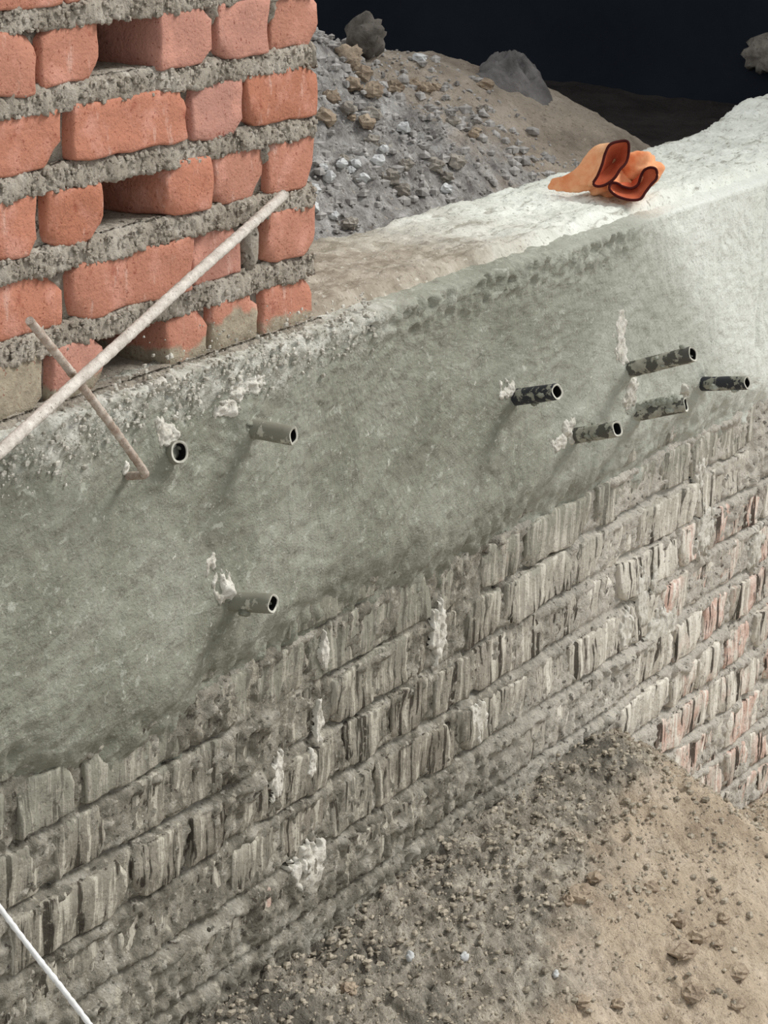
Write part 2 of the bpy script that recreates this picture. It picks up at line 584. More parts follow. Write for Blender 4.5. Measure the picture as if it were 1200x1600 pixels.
M = {
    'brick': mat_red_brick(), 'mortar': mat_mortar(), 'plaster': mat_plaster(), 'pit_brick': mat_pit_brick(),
    'pit_mortar': mat_pit_mortar(), 'ledge': mat_ledge(), 'soil': mat_soil('pit_soil', 'pit'), 'mound': mat_soil('mound_soil'),
    'lime': mat_plain('dried_lime_mortar', srgb(178, 174, 161), srgb(222, 219, 209), 60, 0.95, 0.8, 0.004, srgb(140, 135, 122)),
    'stone': mat_plain('grey_stone', srgb(112, 106, 98), srgb(166, 160, 150), 40, 0.95, 0.7, 0.004, srgb(80, 74, 66)),
    'dark_stone': mat_plain('dark_stone', srgb(74, 70, 65), srgb(118, 112, 105), 40, 0.95, 0.7, 0.004, srgb(60, 56, 50)),
    'pale_stone': mat_plain('pale_stone', srgb(176, 178, 178), srgb(214, 216, 214), 40, 0.9, 0.5, 0.003),
    'clod': mat_plain('earth_clod', srgb(128, 113, 97), srgb(182, 166, 145), 36, 1.0, 0.8, 0.006, srgb(84, 74, 62)),
    'gravel': mat_plain('mortar_crumbs', srgb(112, 104, 92), srgb(190, 180, 162), 34, 1.0, 0.7, 0.004),
    'pale_crumb': mat_plain('pale_mortar_crumbs', srgb(140, 136, 124), srgb(212, 209, 198), 40, 1.0, 0.6, 0.003),
    'rubble': mat_plain('fine_rubble', srgb(120, 116, 112), srgb(188, 185, 181), 30, 1.0, 0.7, 0.004),
    'navy': mat_plain('dark_navy_back', (0.011, 0.015, 0.023), (0.017, 0.022, 0.031), 3.0, 0.8, 0.3, 0.01, None, 0.1),
    'dark_soil': mat_plain('shaded_dark_soil', (0.022, 0.019, 0.018), (0.060, 0.052, 0.048), 5.0, 0.95, 0.8, 0.02),  # the yard's shade is put into this soil colour
    'concrete': mat_plain('slab_concrete', srgb(110, 108, 102), srgb(140, 138, 132), 8, 0.95),
    'rod_white': mat_plain('cement_splashed_rod', srgb(178, 170, 160), srgb(222, 216, 206), 90, 0.9, 0.8, 0.003, srgb(112, 100, 90)),
    'rod_rust': mat_plain('dusty_rusted_rod', srgb(150, 130, 114), srgb(206, 196, 184), 80, 0.9, 0.8, 0.003, srgb(110, 72, 54)),
    'cord': mat_plain('white_cord', srgb(214, 214, 210), srgb(240, 240, 238), 120, 0.8, 0.5, 0.001),
    'pipe_grey': mat_pipe('grey_plastic_pipe', srgb(128, 127, 114), srgb(158, 156, 143), 0.06),
    'pipe_black': mat_pipe('black_plastic_pipe', srgb(46, 48, 54), srgb(132, 132, 121), 0.07),
    'pipe_crusted': mat_pipe('crusted_plastic_pipe', srgb(84, 83, 77), srgb(146, 145, 133), 0.14),
    'rim': mat_plain('dusted_rim', srgb(150, 149, 136), srgb(212, 210, 198), 70, 0.9, 0.4, 0.001),
    'bore': mat_plain('pipe_bore', (0.004, 0.004, 0.004), (0.01, 0.01, 0.01), 40, 0.9, 0.2),
    'cloth_out': mat_plain('orange_cloth', srgb(228, 140, 92), srgb(248, 196, 150), 22, 0.85, 0.5, 0.004),
    'cloth_in': mat_plain('rust_orange_lining', srgb(176, 82, 52), srgb(198, 106, 74), 40, 0.9, 0.4, 0.002),
    'hem': mat_plain('dark_maroon_hem', srgb(52, 14, 14), srgb(74, 22, 18), 80, 0.9, 0.3, 0.001),
    'bag': mat_plain('dusty_grey_bag', srgb(78, 75, 74), srgb(122, 119, 117), 18, 0.6, 0.8, 0.01),
}

# ------------------------------------------------------------------ tank wall
X0, X1 = -1.05, 4.0
xs = spaced(X0, -0.66, 1.75, X1, 0.0042, 0.02)
DEPTH = 0.25


COURSES = [-0.342, -0.420, -0.502, -0.580, -0.660, -0.745, -0.830, -0.916, -1.000, -1.084, -1.168, -1.252]


def joints_y(x, z):
    """front of the rough mortar between the tank bricks (y, negative is proud)"""
    zw = z + 0.005 * fbm(x * 7, z * 0 + 1, 2, 1)
    under = np.zeros_like(x)
    fill = np.zeros_like(x)
    for zb in COURSES:
        d = zw - zb
        under = np.maximum(under, np.exp(-((d + 0.004) / 0.005) ** 2))
        fill = np.maximum(fill, np.exp(-((d + 0.015) / 0.009) ** 2))
    rough = ridged(x * 34, z * 34, 4, 4)
    y = 0.007 - 0.007 * rough - 0.006 * fbm(x * 9, z * 9, 3, 9) - 0.005 * fbm(x * 90, z * 10, 3, 2) - 0.004 * fbm(x * 120, z * 120, 2, 14)
    y = y + under * 0.018 * np.clip(0.55 + 1.3 * fbm(x * 6, z * 3, 3, 16), 0, 1.2) - fill * 0.009 * np.clip(0.1 + 1.6 * fbm(x * 8, z * 6, 3, 17), 0, 1) * (1 + rough)
    # towards the foot the smear of mortar hides the bricks
    cover = sstep(-0.70, -0.80, z + 0.05 * fbm(x * 6, z * 6, 2, 18)) * (1 - sstep(0.88, 1.05, x))
    cover = np.maximum(cover, sstep(0.15, 0.5, fbm(x * 3.2, z * 4.5, 3, 19)))
    return y - 0.010 * cover * (0.7 + 0.5 * rough)


zs = np.arange(-1.42, -0.34, 0.0046)
Xg, Zg = np.meshgrid(xs, zs, indexing='ij')
Yg = joints_y(Xg, Zg)
P = Parts()
P.add(np.stack([Xg, Yg, Zg], -1), grid_faces(len(xs), len(zs)))
P.add(*box_arrays(X0, X1, 0.06, DEPTH, -1.6, -0.012))
wall_front = tag(link('wall_front', P.mesh('wall_front'), M['pit_mortar']),
                 'grey tank wall of coarse brick below a smeared coat of wet cement plaster', kind='structure')

# bricks of the tank wall, course by course
def brick_mesh(name, L, D, H, nx, ny, nz, seed, amp, groove=0.0, round_=0.006):
    V, F = rounded_box(L, D, H, nx, ny, nz, round_)
    s = seed * 1.37
    u, w, v = V[:, 0] * 16, V[:, 1] * 16, V[:, 2] * 16
    V[:, 0] += amp * fbm(v + w + s, u * 0.4 + s, 2, 3)
    V[:, 2] += amp * fbm(u + s, w + s * 0.7, 2, 5)
    front = V[:, 1] < 0
    V[:, 1] += np.where(front, amp * fbm(u + s, v - s, 3, 8), 0)
    if groove:
        V[:, 1] += np.where(front, groove * perlin(V[:, 0] * 95 + s, V[:, 2] * 6 + s, 6), 0)
    # knocked corners
    for q in range(2):
        cx = random.choice((-1, 1)) * L / 2
        cz = random.choice((-1, 1)) * H / 2
        d = np.sqrt((V[:, 0] - cx) ** 2 + (V[:, 2] - cz) ** 2 + (V[:, 1] + D / 2) ** 2)
        k = np.clip(1 - d / (0.012 + 0.016 * random.random()), 0, 1)[:, None]
        V = V + k * (np.array([-np.sign(cx) * 0.007, 0.010, -np.sign(cz) * 0.007]))
    return mesh_np(name, V, F)


n_pit = 0
for ci, zb in enumerate(COURSES):
    x = X0 + 0.02 + random.random() * 0.1
    H = 0.068
    while x < X1 - 0.1:
        L = random.choice((0.104, 0.108, 0.106, 0.214, 0.218)) if ci % 2 else random.choice((0.214, 0.106, 0.22, 0.108))
        xe = x + L
        # a brick is built only where the plaster or the soil does not bury it
        if xe > -0.80 and x < 2.7:
            foot = -0.93 if x < 0.85 else -1.36
            if zb + H > foot:
                n_pit += 1
                me = brick_mesh('brick', L - 0.008, 0.075, H + random.uniform(-.003, .004), max(5, int(L / 0.0085)), 2, 6,
                                n_pit, 0.007, 0.0035, 0.0035)
                b = link('brick', me, M['pit_brick'], wall_front)
                b.location = ((x + xe) / 2, 0.0375 + random.uniform(-0.004, 0.005), zb + H / 2)
                b.rotation_euler = (random.uniform(-.02, .09), random.uniform(-.02, .02), random.uniform(-.035, .035))
                bare = -0.30 + 0.18 * random.random()
                xm = (x + xe) / 2
                if xm > 1.08 and zb < -0.62:
                    bare = 0.06 + 0.16 * random.random()
                elif random.random() < 0.05:
                    bare = 0.03
                b['bare'] = bare
        x = xe + random.uniform(0.006, 0.016)

# ---- plaster coat
zs = np.concatenate([np.arange(-0.53, -0.02, 0.0044), np.linspace(-0.0185, 0.0, 7)])
Xg, Zg = np.meshgrid(xs, zs, indexing='ij')
PIPES = [  # base px, end px, end y, material, label
    ((385, 668), (459, 681), -0.088, 'pipe_grey', 0.0118, 'grey pipe stub jutting from the plaster right of the bent rusty rod'),
    ((262, 709), (281, 706), -0.044, 'pipe_grey', 0.0135, 'shortest grey pipe stub, almost flush in the plaster beside the bent rusty rod'),
    ((358, 940), (427, 943), -0.084, 'pipe_grey', 0.0122, 'lowest grey pipe stub, alone near the left brick edge of the plaster'),
    ((795, 622), (871, 612), -0.104, 'pipe_black', 0.0120, 'black pipe stub with a pale rim, leftmost of the cluster at the right'),
    ((893, 682), (965, 670), -0.104, 'pipe_crusted', 0.0122, 'cement-crusted pipe stub, lowest of the cluster at the right'),
    ((975, 580), (1083, 553), -0.142, 'pipe_crusted', 0.0125, 'longest pipe stub, topmost of the cluster at the right'),
    ((1090, 600), (1168, 598), -0.116, 'pipe_black', 0.0118, 'dark pipe stub farthest right, its end black with cement streaks'),
    ((988, 648), (1072, 632), -0.108, 'pipe_crusted', 0.0120, 'pipe stub half buried in mortar between the longest and lowest stubs'),
]
pipe_xz = [on(p[0][0], p[0][1], 1, -0.022) for p in PIPES]


def plaster_y(x, z):
    th = 0.5 + 2.2 * fbm(x * 2.1, z * 2.1, 2, 21)
    c, s = np.cos(th), np.sin(th)
    stroke = fbm((x * c + z * s) * 9, (-x * s + z * c) * 42, 3, 23)
    y = -0.022 - 0.006 * fbm(x * 4.5, z * 4.5, 4, 25) - 0.0028 * stroke - 0.0030 * fbm(x * 40, z * 40, 4, 27)
    # gritty band along the top, where the coat was dragged over the edge
    top = sstep(-0.10, -0.01, z) * (1 - sstep(0.75, 1.0, x))
    y = y - top * sstep(-0.05, 0.1, x) * 0.013 * ridged(x * 38, z * 38, 3, 31) - top * 0.005 * ridged(x * 30, z * 30, 3, 29)
    pier = sstep(-0.11, -0.03, z + 0.03 * fbm(x * 8, z * 8, 2, 30)) * (1 - sstep(0.0, 0.2, x))
    y = y - pier * (0.003 * ridged(x * 60, z * 60, 3, 32) + 0.006 * fbm(x * 110, z * 110, 3, 34))
    for p in pipe_xz:
        d = np.sqrt((x - p[0]) ** 2 + (z - p[2]) ** 2)
        y = y - 0.012 * np.exp(-(d / 0.034) ** 2) * (1 + 0.7 * fbm(x * 40, z * 40, 2, 33))
    # the far end is trowelled flat with a shallow crease
    y = y + 0.004 * np.exp(-((x - 1.36 - 0.02 * fbm(z * 5, x, 2, 3)) / 0.006) ** 2) * sstep(-0.36, -0.30, z)
    # ragged lower edge that thins out over the bricks
    zb = -0.425 + 0.030 * fbm(x * 5, x * 0 + 2.2, 3, 35) + 0.035 * fbm(x * 13, z * 11, 4, 36) - 0.035 * np.exp(-((x + 0.33) / 0.12) ** 2)
    t = sstep(0.085, -0.075, z - zb)
    y = y + t * (0.034 + 0.016 * ridged(x * 26, z * 22, 3, 37) + 0.004 * perlin(x * 90, z * 8, 6))
    return y


Yg = plaster_y(Xg, Zg)
roll = sstep(-0.018, 0.0, Zg)
Yg = Yg * (1 - roll) + roll * (0.022 + 0.006 * fbm(Xg * 40, Zg * 40, 2, 41))
Zg2 = Zg - 0.004 * roll - 0.03 * sstep(-0.003, 0, Zg) + roll * 0.004 * fbm(Xg * 30, Zg * 30, 2, 43)
me = mesh_np('plaster_coat', np.stack([Xg, Yg, Zg2], -1).reshape(-1, 3), grid_faces(len(xs), len(zs)))
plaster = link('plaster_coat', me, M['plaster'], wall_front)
plaster['label'] = 'wet grey cement plaster smeared with trowel strokes'

# ---- screed on top of the wall
lx = spaced(-0.05, 0.0, 2.2, X1, 0.0055, 0.02)
ly = np.concatenate([[-0.016, -0.014], np.arange(-0.010, DEPTH + 0.02, 0.0055), [DEPTH + 0.028, DEPTH + 0.032]])
Lx, Ly = np.meshgrid(lx, ly, indexing='ij')


def ledge_back(x):
    return 0.236 + 0.018 * fbm(x * 3, x * 0 + 5, 3, 51) + 0.07 * sstep(1.55, 1.95, x)


sc_y = Ly / (DEPTH + 0.032)
Ly2 = np.where(Ly > 0, sc_y * (ledge_back(Lx) + 0.02), Ly)
Lz = 0.004 + 0.009 * fbm(Lx * 9, Ly2 * 9, 4, 53) + 0.004 * ridged(Lx * 18, Ly2 * 45, 3, 55) + 0.003 * fbm(Lx * 90, Ly2 * 90, 2, 57)
Lz += 0.020 * sstep(1.5, 2.0, Lx)
fr = sstep(0.020 + 0.010 * fbm(Lx * 12, Ly * 0, 3, 59), -0.016, Ly)
Lz = Lz - fr * 0.034
bk = sstep(DEPTH - 0.004, DEPTH + 0.032, Ly)
Lz = Lz - bk * 0.10
me = mesh_np('ledge_screed', np.stack([Lx, Ly2, Lz], -1).reshape(-1, 3), grid_faces(len(lx), len(ly)))
ledge = link('ledge_screed', me, M['ledge'], wall_front)
ledge['label'] = 'rough pale screed along the top of the wall'


# ---- dried splashes of pale mortar on the wall face
def splash(px, py, w, h, seed, proud, plane_y):
    c = on(px, py, 1, plane_y)
    k = np.linalg.norm(c - CAM) / FPX
    rx, rz = w * k / 0.6 / 2, h * k / 0.95 / 2
    n = m = 44
    u, v = np.meshgrid(np.linspace(-1.45, 1.45, n), np.linspace(-1.45, 1.45, m), indexing='ij')
    x, z = c[0] + u * rx, c[2] + v * rz
    mask = 0.9 - (u ** 2 + v ** 2) + 1.3 * fbm(x * 45, z * 26, 3, seed + 60) + 1.5 * fbm(x * 120, z * 55, 2, seed + 80)
    mask = np.minimum(mask, 3.0 * (1.45 - np.maximum(abs(u), abs(v))) - 0.5)
    surf = plaster_y(x, z) if plane_y < 0 else np.full_like(x, -0.004) - 0.003 * fbm(x * 30, z * 30, 2, 9)
    y = surf - np.where(mask > 0, 0.30 * abs(proud) * np.sqrt(np.maximum(mask, 0)) + 0.002 * fbm(x * 120, z * 120, 2, 5) * (mask > 0.1), mask * 0.02)
    F = grid_faces(n, m)
    F = F[mask.reshape(-1)[F].max(1) > -0.12]
    used = np.unique(F)
    lut = np.zeros(n * m, int)
    lut[used] = np.arange(len(used))
    me = mesh_np('mortar_splash', np.stack([x, y, z], -1).reshape(-1, 3)[used], lut[F])
    return link('mortar_splash', me, M['lime'], wall_front)


for i, (px, py, w, h, pr, pl) in enumerate([
        (684, 990, 26, 84, -0.006, 0), (484, 1352, 58, 66, -0.010, 0), (480, 1405, 14, 50, -0.006, 0), (430, 1212, 24, 60, -0.006, 0),
        (1100, 828, 36, 70, -0.006, 0), (496, 1130, 12, 70, -0.007, 0), (484, 1190, 12, 44, -0.007, 0), (1020, 900, 12, 60, -0.006, 0),
        (1000, 940, 26, 90, -0.004, 0), (742, 1128, 34, 60, -0.006, 0), (504, 1020, 12, 56, -0.010, 0), (1180, 855, 30, 60, -0.006, 0),
        (1030, 985, 60, 60, -0.003, 0), (976, 985, 24, 56, -0.006, 0), (1090, 745, 18, 60, -0.008, 0), (955, 1075, 40, 60, -0.006, 0),
        # around the pipes
        (256, 672, 34, 52, -0.010, -.022), (352, 640, 44, 26, -0.010, -.022), (384, 602, 60, 34, -0.006, -.022), (346, 912, 26, 56, -0.012, -.022),
        (330, 880, 24, 30, -0.006, -.022), (784, 604, 22, 28, -0.010, -.022), (884, 668, 20, 34, -0.010, -.022), (876, 690, 30, 22, -0.006, -.022),
        (970, 530, 26, 80, -0.006, -.022), (982, 612, 26, 44, -0.014, -.022), (196, 730, 12, 26, -0.008, -.022), (260, 600, 50, 24, -0.004, -.022),
        (1066, 612, 9, 26, -0.040, -.022)]):
    splash(px, py, w, h, i + 1, pr, pl)

# ------------------------------------------------------------------ red brick pier standing on the wall
wall_left = tag(empty('wall_left', (0, 0, 0)), 'red brick wall with toothed gaps and thick grey mortar on the ledge', kind='structure')
ROWS = {  # course: (bottom z, [(x0, x1), ...] bricks in order)
    5: (-0.014, [(-0.84, -0.735), (-0.73, -0.622), (-0.616, -0.522), (-0.512, -0.418), (-0.304, -0.224), (-0.216, -0.118), (-0.110, 0.0)]),
    4: (0.074, [(-0.93, -0.70), (-0.692, -0.482), (-0.472, -0.252), (-0.246, -0.148), (-0.110, 0.004)]),
    3: (0.160, [(-0.84, -0.735), (-0.73, -0.622), (-0.616, -0.522), (-0.513, -0.418), (-0.302, -0.214), (-0.208, -0.106), (-0.100, 0.004)]),
    2: (0.245, [(-0.93, -0.70), (-0.692, -0.480), (-0.472, -0.260), (-0.255, -0.154), (-0.150, 0.004)]),
    1: (0.331, [(-0.84, -0.735), (-0.73, -0.622), (-0.616, -0.522), (-0.515, -0.416), (-0.314, -0.214), (-0.205, -0.100), (-0.090, 0.010)]),
    0: (0.416, [(-0.93, -0.70), (-0.692, -0.480), (-0.472, -0.260), (-0.255, -0.154), (-0.150, 0.004)]),
    -1: (0.501, [(-0.84, -0.735), (-0.73, -0.622), (-0.616, -0.522), (-0.515, -0.416), (-0.314, -0.214), (-0.205, -0.100), (-0.090, 0.006)]),
}
BH = 0.064
nb = 50
P = Parts()
for row, (zb, bricks) in ROWS.items():
    for x0, x1 in bricks:
        nb += 1
        L = x1 - x0 - 0.003
        me = brick_mesh('brick', L, 0.228, BH + random.uniform(-0.002, 0.003), max(8, int(L / 0.011)), 6, 7, nb, 0.0055, 0.0010, 0.004)
        b = link('brick', me, M['brick'], wall_left)
        b.location = ((x0 + x1) / 2, 0.114 + random.uniform(-0.003, 0.004), zb + BH / 2)
        b.rotation_euler = (random.uniform(-.015, .015), random.uniform(-.012, .012), random.uniform(-.02, .02))
        b['slurry'] = 0.0
        if row == 5 and x1 < -0.5:
            b['slurry'] = 0.55
        elif row == 5 and -0.24 < x0 < -0.2:
            b['slurry'] = 0.32
        elif row == 4 and x1 < -0.45:
            b['slurry'] = 0.05
    # mortar filling between and behind the bricks, kept back from the face
    runs = [(bricks[0][0], bricks[3][1]), (bricks[4][0], bricks[-1][1])] if len(bricks) == 7 else [(bricks[0][0], bricks[-1][1])]
    for a, c in runs:
        P.add(*box_arrays(a + 0.02, c - 0.012, 0.013, 0.215, zb - 0.002, zb + BH + 0.002))
    P.add(*box_arrays(-0.9, 0.0, 0.232, 0.25, zb - 0.03, zb + BH + 0.004))
link('mortar_fill', P.mesh('mortar_fill'), M['mortar'], wall_left)


def bed(z0, z1, seed, over=0.004, amp=0.010, x0=-0.93, x1=0.004, end=0.006):
    """one squeezed-out bed of mortar: a rough bar under a course"""
    x = np.arange(x0, x1 + 0.002, 0.0024)
    back = np.array([0.215, 0.15, 0.12, 0.10, 0.085, 0.07, 0.056, 0.044, 0.034, 0.026, 0.019, 0.013, 0.008])
    th = np.linspace(math.pi / 2, -math.pi / 2, 9)
    hz, mz = (z1 - z0) / 2, (z1 + z0) / 2
    yy = np.concatenate([back, 0.004 - 0.006 * np.cos(th) + 0.004 * np.sin(th), back[::-1]])
    zz = np.concatenate([np.full(len(back), z1), mz + hz * np.sin(th), np.full(len(back), z0)])
    s = np.concatenate([[0], np.cumsum(np.hypot(np.diff(yy), np.diff(zz)))])
    Xb, Sb = np.meshgrid(x, s, indexing='ij')
    Yb = np.broadcast_to(yy, Xb.shape).copy()
    Zb = np.broadcast_to(zz, Xb.shape).copy()
    nz = fbm(Xb * 26, Sb * 30, 5, seed, 0.72)
    n2 = ridged(Xb * 75, Sb * 75, 3, seed + 2)
    frontness = sstep(0.05, 0.004, Yb)
    n3 = ridged(Xb * 130, Sb * 130, 2, seed + 7)
    Yb = Yb - over * frontness - frontness * (amp * nz + 0.003 * n2 + 0.003 * n3)
    sag = frontness * np.where(Zb < mz, 1, 0) * (0.001 + 0.009 * np.maximum(fbm(Xb * 14, Xb * 0 + seed, 4, seed + 4, 0.7), -0.2))
    Zb = Zb + np.where(Zb >= mz, 1, -1) * (0.004 * nz + 0.003 * n2 + 0.002 * n3) * (0.5 + 0.5 * frontness) - sag
    # ends of the bar drawn in raggedly at the pier's edge
    e = sstep(x1 - 0.018, x1 + 0.002, Xb)
    Xb = Xb - e * end * (1 + 1.2 * nz)
    P = Parts()
    P.add(np.stack([Xb, Yb, Zb], -1), grid_faces(len(x), len(s)))
    m = len(s)
    endv = np.stack([Xb[-1], Yb[-1], Zb[-1]], -1)
    c = endv.mean(0)
    V = np.concatenate([endv, [c]])
    P.add(V, np.array([[k, k + 1, m, m] for k in range(m - 1)])[:, :4])
    return P


def bed_obj(*a, **k):
    p = bed(*a, **k)
    tri = p.F.pop()
    me = bpy.data.meshes.new('mortar_bed')
    V = np.concatenate(p.V)
    quads = [tuple(int(i) for i in f) for f in np.concatenate(p.F)]
    tris = [tuple(int(i) for i in f[:3]) for f in tri]
    me.from_pydata([tuple(v) for v in V], [], quads + tris)
    for q in me.polygons:
        q.use_smooth = True
    return link('mortar_bed', me, M['mortar'], wall_left)


zlist = sorted(v[0] for v in ROWS.values())
for k, zb in enumerate(zlist):
    if k == 0:
        bed_obj(-0.045, zb + 0.004, 70, 0.012, 0.016, x1=0.012)
    else:
        bed_obj(zlist[k - 1] + BH - 0.001, zb + 0.001, 71 + k * 3, -0.005, 0.007)
# mortar squeezed up through the wide joint of the second course
for (xa, za, w, h, sd_) in [(-0.129, 0.105, 0.017, 0.034, 3), (-0.2095, 0.392, 0.009, 0.024, 5), (-0.094, 0.385, 0.008, 0.022, 6), (-0.105, 0.214, 0.007, 0.015, 9)]:
    V, F = blob((xa, 0.014, za), (w, 0.016, h), 0.35, 2.2, 14, 18, sd_)
    link('mortar_lump', mesh_np('mortar_lump', V, F), M['mortar'], wall_left)

# grains standing out of the beds: too many and small to count
P = Parts()
for zi in range(1, len(zlist)):
    zc0, zc1 = zlist[zi - 1] + BH, zlist[zi]
    for k in range(620):
        r = 0.0011 + 0.0030 * random.random() ** 2
        P.add(*blob((random.uniform(-0.66, 0.0), random.uniform(-0.003, 0.006), random.uniform(zc0 - 0.004, zc1 - 0.001)), (r * 1.3, r, r), 0.5, 2.3, 4, 5, k))
o = link('mortar_grains', P.mesh('mortar_grains'), M['mortar'], wall_left, True)
o['kind'] = 'stuff'

# crumbs of mortar where the pier meets the plaster: too many and small to count
P = Parts()
for k in range(1000):
    x = random.uniform(-0.66, 0.10)
    r = 0.0008 + 0.0030 * random.random() ** 3
    zt = random.gauss(-0.026, 0.020) - 0.035 * max(0.0, (-0.38 - x)) / 0.3
    y = -0.026 - 0.004 * random.random() + 0.6 * max(0.0, zt + 0.016)
    P.add(*blob((x, y, zt), (r * 1.3, r, r), 0.6, 2.3, 4, 5, k))
o = link('mortar_crumbs', P.mesh('mortar_crumbs'), M['pale_crumb'], wall_left, True)
o['kind'] = 'stuff'

# ------------------------------------------------------------------ pit floor
def floor_z(x, y):
    x = np.asarray(x, float)
    y = np.asarray(y, float)
    zw = -0.86 - 0.39 * sstep(0.86, 1.45, x) + 0.05 * sstep(0.1, -0.6, x) * 0
    s = sstep(-0.85, 0.12, y + 0.06 * fbm(x * 3, y * 3, 2, 81))
    base = -1.30 + (zw + 1.30) * s
    return base


def floor_rough(x, y):
    near = sstep(-0.55, -0.05, y - 0.30 * np.maximum(x - 0.3, 0) + 0.2 * fbm(x * 4, y * 4, 2, 83))
    return (0.022 * fbm(x * 5, y * 5, 4, 85) + 0.008 * fbm(x * 22, y * 22, 3, 87)
            + (0.005 + 0.012 * near) * ridged(x * 30, y * 42, 3, 89) + (0.003 + 0.006 * near) * fbm(x * 80, y * 95, 2, 91))


def floor_full(x, y):
    return floor_z(x, y) + floor_rough(np.asarray(x, float), np.asarray(y, float))


fx = spaced(-2.0, -0.5, 1.75, 4.05, 0.0052, 0.05)
fy = spaced(-2.4, -0.95, 0.03, 0.06, 0.0052, 0.05)
Fx, Fy = np.meshgrid(fx, fy, indexing='ij')
me = mesh_np('floor', np.stack([Fx, Fy, floor_full(Fx, Fy)], -1).reshape(-1, 3), grid_faces(len(fx), len(fy)))
floor = tag(link('floor', me, M['soil']), 'brown earth floor of the pit with grey mortar droppings along the wall', kind='structure')

# crumbs fallen along the foot of the wall
P = Parts()
k = 0
while k < 6500:
    x = random.uniform(-0.45, 1.6)
    y = -abs(random.gauss(0, 0.17))
    y = min(y, -0.004)
    if y < -0.9:
        continue
    k += 1
    r = 0.0014 + 0.0048 * random.random() ** 4
    z = float(floor_full(x, y))
    P.add(*blob((x, y, z + r * 0.3), (r * 1.35, r * 1.1, r * 0.75), 0.6, 2.3, 4, 5, k % 97))
tag(link('mortar_crumbs', P.mesh('mortar_crumbs'), M['gravel'], None, True), 'fallen mortar crumbs along the foot of the grey wall', 'rubble', kind='stuff')

# clods lying on the earth that can be told apart
for i, (px, py, w, h) in enumerate([(905, 1395, 46, 20), (930, 1372, 26, 14), (1015, 1390, 30, 14), (1108, 1398, 22, 14), (886, 1412, 20, 16), (1060, 1440, 28, 14),
                                    (1090, 1465, 34, 16), (1068, 1490, 40, 14), (1120, 1478, 22, 12), (1150, 1520, 40, 16), (1080, 1552, 44, 18), (910, 1565, 28, 12),
                                    (965, 1570, 24, 12), (1130, 1440, 20, 12), (868, 1528, 12, 10), (640, 1500, 14, 12), (725, 1500, 16, 12), (545, 1550, 28, 16), (1150, 1570, 30, 14)]):
    p = onto(px, py, floor_full)
    k = np.linalg.norm(p - CAM) / FPX
    V, F = blob((0, 0, 0), (w * k * 0.6, w * k * 0.45, h * k * 0.62), 0.5, 1.7, 9, 12, i * 3 + 1)
    pale = i in (14, 15, 16)
    o = link('pebble' if pale else 'earth_clod', mesh_np('clod', V, F), M['pale_stone'] if pale else M['clod'], flat=not pale)
    o.location = (p[0], p[1], float(floor_full(p[0], p[1])) + h * k * (0.3 if pale else 0.02))
    if pale:
        tag(o, 'small white pebble lying on the brown pit floor', 'pebble', 'white pebbles on the pit floor')
    else:
        tag(o, 'broken brown clod of earth lying on the pit floor', 'clod', 'earth clods on the pit floor')

# ------------------------------------------------------------------ ground behind the wall
def yard_z(x, y):
    return -0.30 + 0.03 * fbm(np.asarray(x, float) * 2, np.asarray(y, float) * 2, 3, 101) + 0 * np.asarray(x, float)


def mound_z(x, y):
    x = np.asarray(x, float)
    y = np.asarray(y, float)
    crest = np.interp(x, [-0.9, 0.3, 0.8, 1.07, 1.32, 1.5, 1.65, 1.94, 2.11, 2.5], [0.34, 0.30, 0.24, 0.20, 0.145, 0.12, 0.07, -0.045, -0.115, -0.30])
    d = y - 0.72
    back = np.sqrt(np.maximum(d, 0) ** 2 + 0.012) - 0.11
    foot = np.minimum(-0.045, crest - 0.15)
    t = np.clip((y - 0.235) / 0.485, -0.2, 1)
    return foot + (crest - foot) * (t * (1.35 - 0.35 * t)) - 0.6 * back


def mound_full(x, y):
    x = np.asarray(x, float)
    y = np.asarray(y, float)
    g = sstep(1.35, 0.8, x)
    r = (0.045 * fbm(x * 4, y * 4, 4, 103) + (0.006 + 0.020 * g) * ridged(x * 19, y * 19, 4, 105)
         + (0.003 + 0.010 * g) * fbm(x * 60, y * 60, 3, 107))
    return mound_z(x, y) + r * sstep(0.22, 0.36, y)


mx = np.arange(-0.9, 2.5, 0.0095)
my = np.arange(0.222, 2.3, 0.0095)
Mx, My = np.meshgrid(mx, my, indexing='ij')
me = mesh_np('rubble_mound', np.stack([Mx, My, np.maximum(mound_full(Mx, My), -0.42)], -1).reshape(-1, 3), grid_faces(len(mx), len(my)))
tag(link('rubble_mound', me, M['mound']), 'mound of brown earth and grey rubble heaped behind the wall', 'mound', kind='stuff')

yx = np.arange(-1.2, 5.2, 0.04)
yy_ = np.arange(0.20, 5.0, 0.04)
Yx, Yy = np.meshgrid(yx, yy_, indexing='ij')
me = mesh_np('floor_yard', np.stack([Yx, Yy, yard_z(Yx, Yy) + 0.015 * ridged(Yx * 9, Yy * 9, 2, 111)], -1).reshape(-1, 3), grid_faces(len(yx), len(yy_)))
tag(link('floor_yard', me, M['dark_soil']), 'earth coloured dark for the shade behind the mound', kind='structure')

P = Parts()
for k in range(2600):
    x = random.uniform(0.3, 1.35)
    y = random.uniform(0.27, 0.80)
    if random.random() < 0.8 * float(sstep(0.95, 1.35, x)):
        continue
    r = 0.0025 + 0.0085 * random.random() ** 4
    P.add(*blob((x, y, float(mound_full(x, y)) + r * 0.3), (r * 1.3, r * 1.1, r * 0.8), 0.55, 2.2, 4, 5, k % 89))
tag(link('mound_rubble', P.mesh('mound_rubble'), M['rubble'], None, True), 'fine grey rubble strewn over the mound beside the red bricks', 'rubble', kind='stuff')

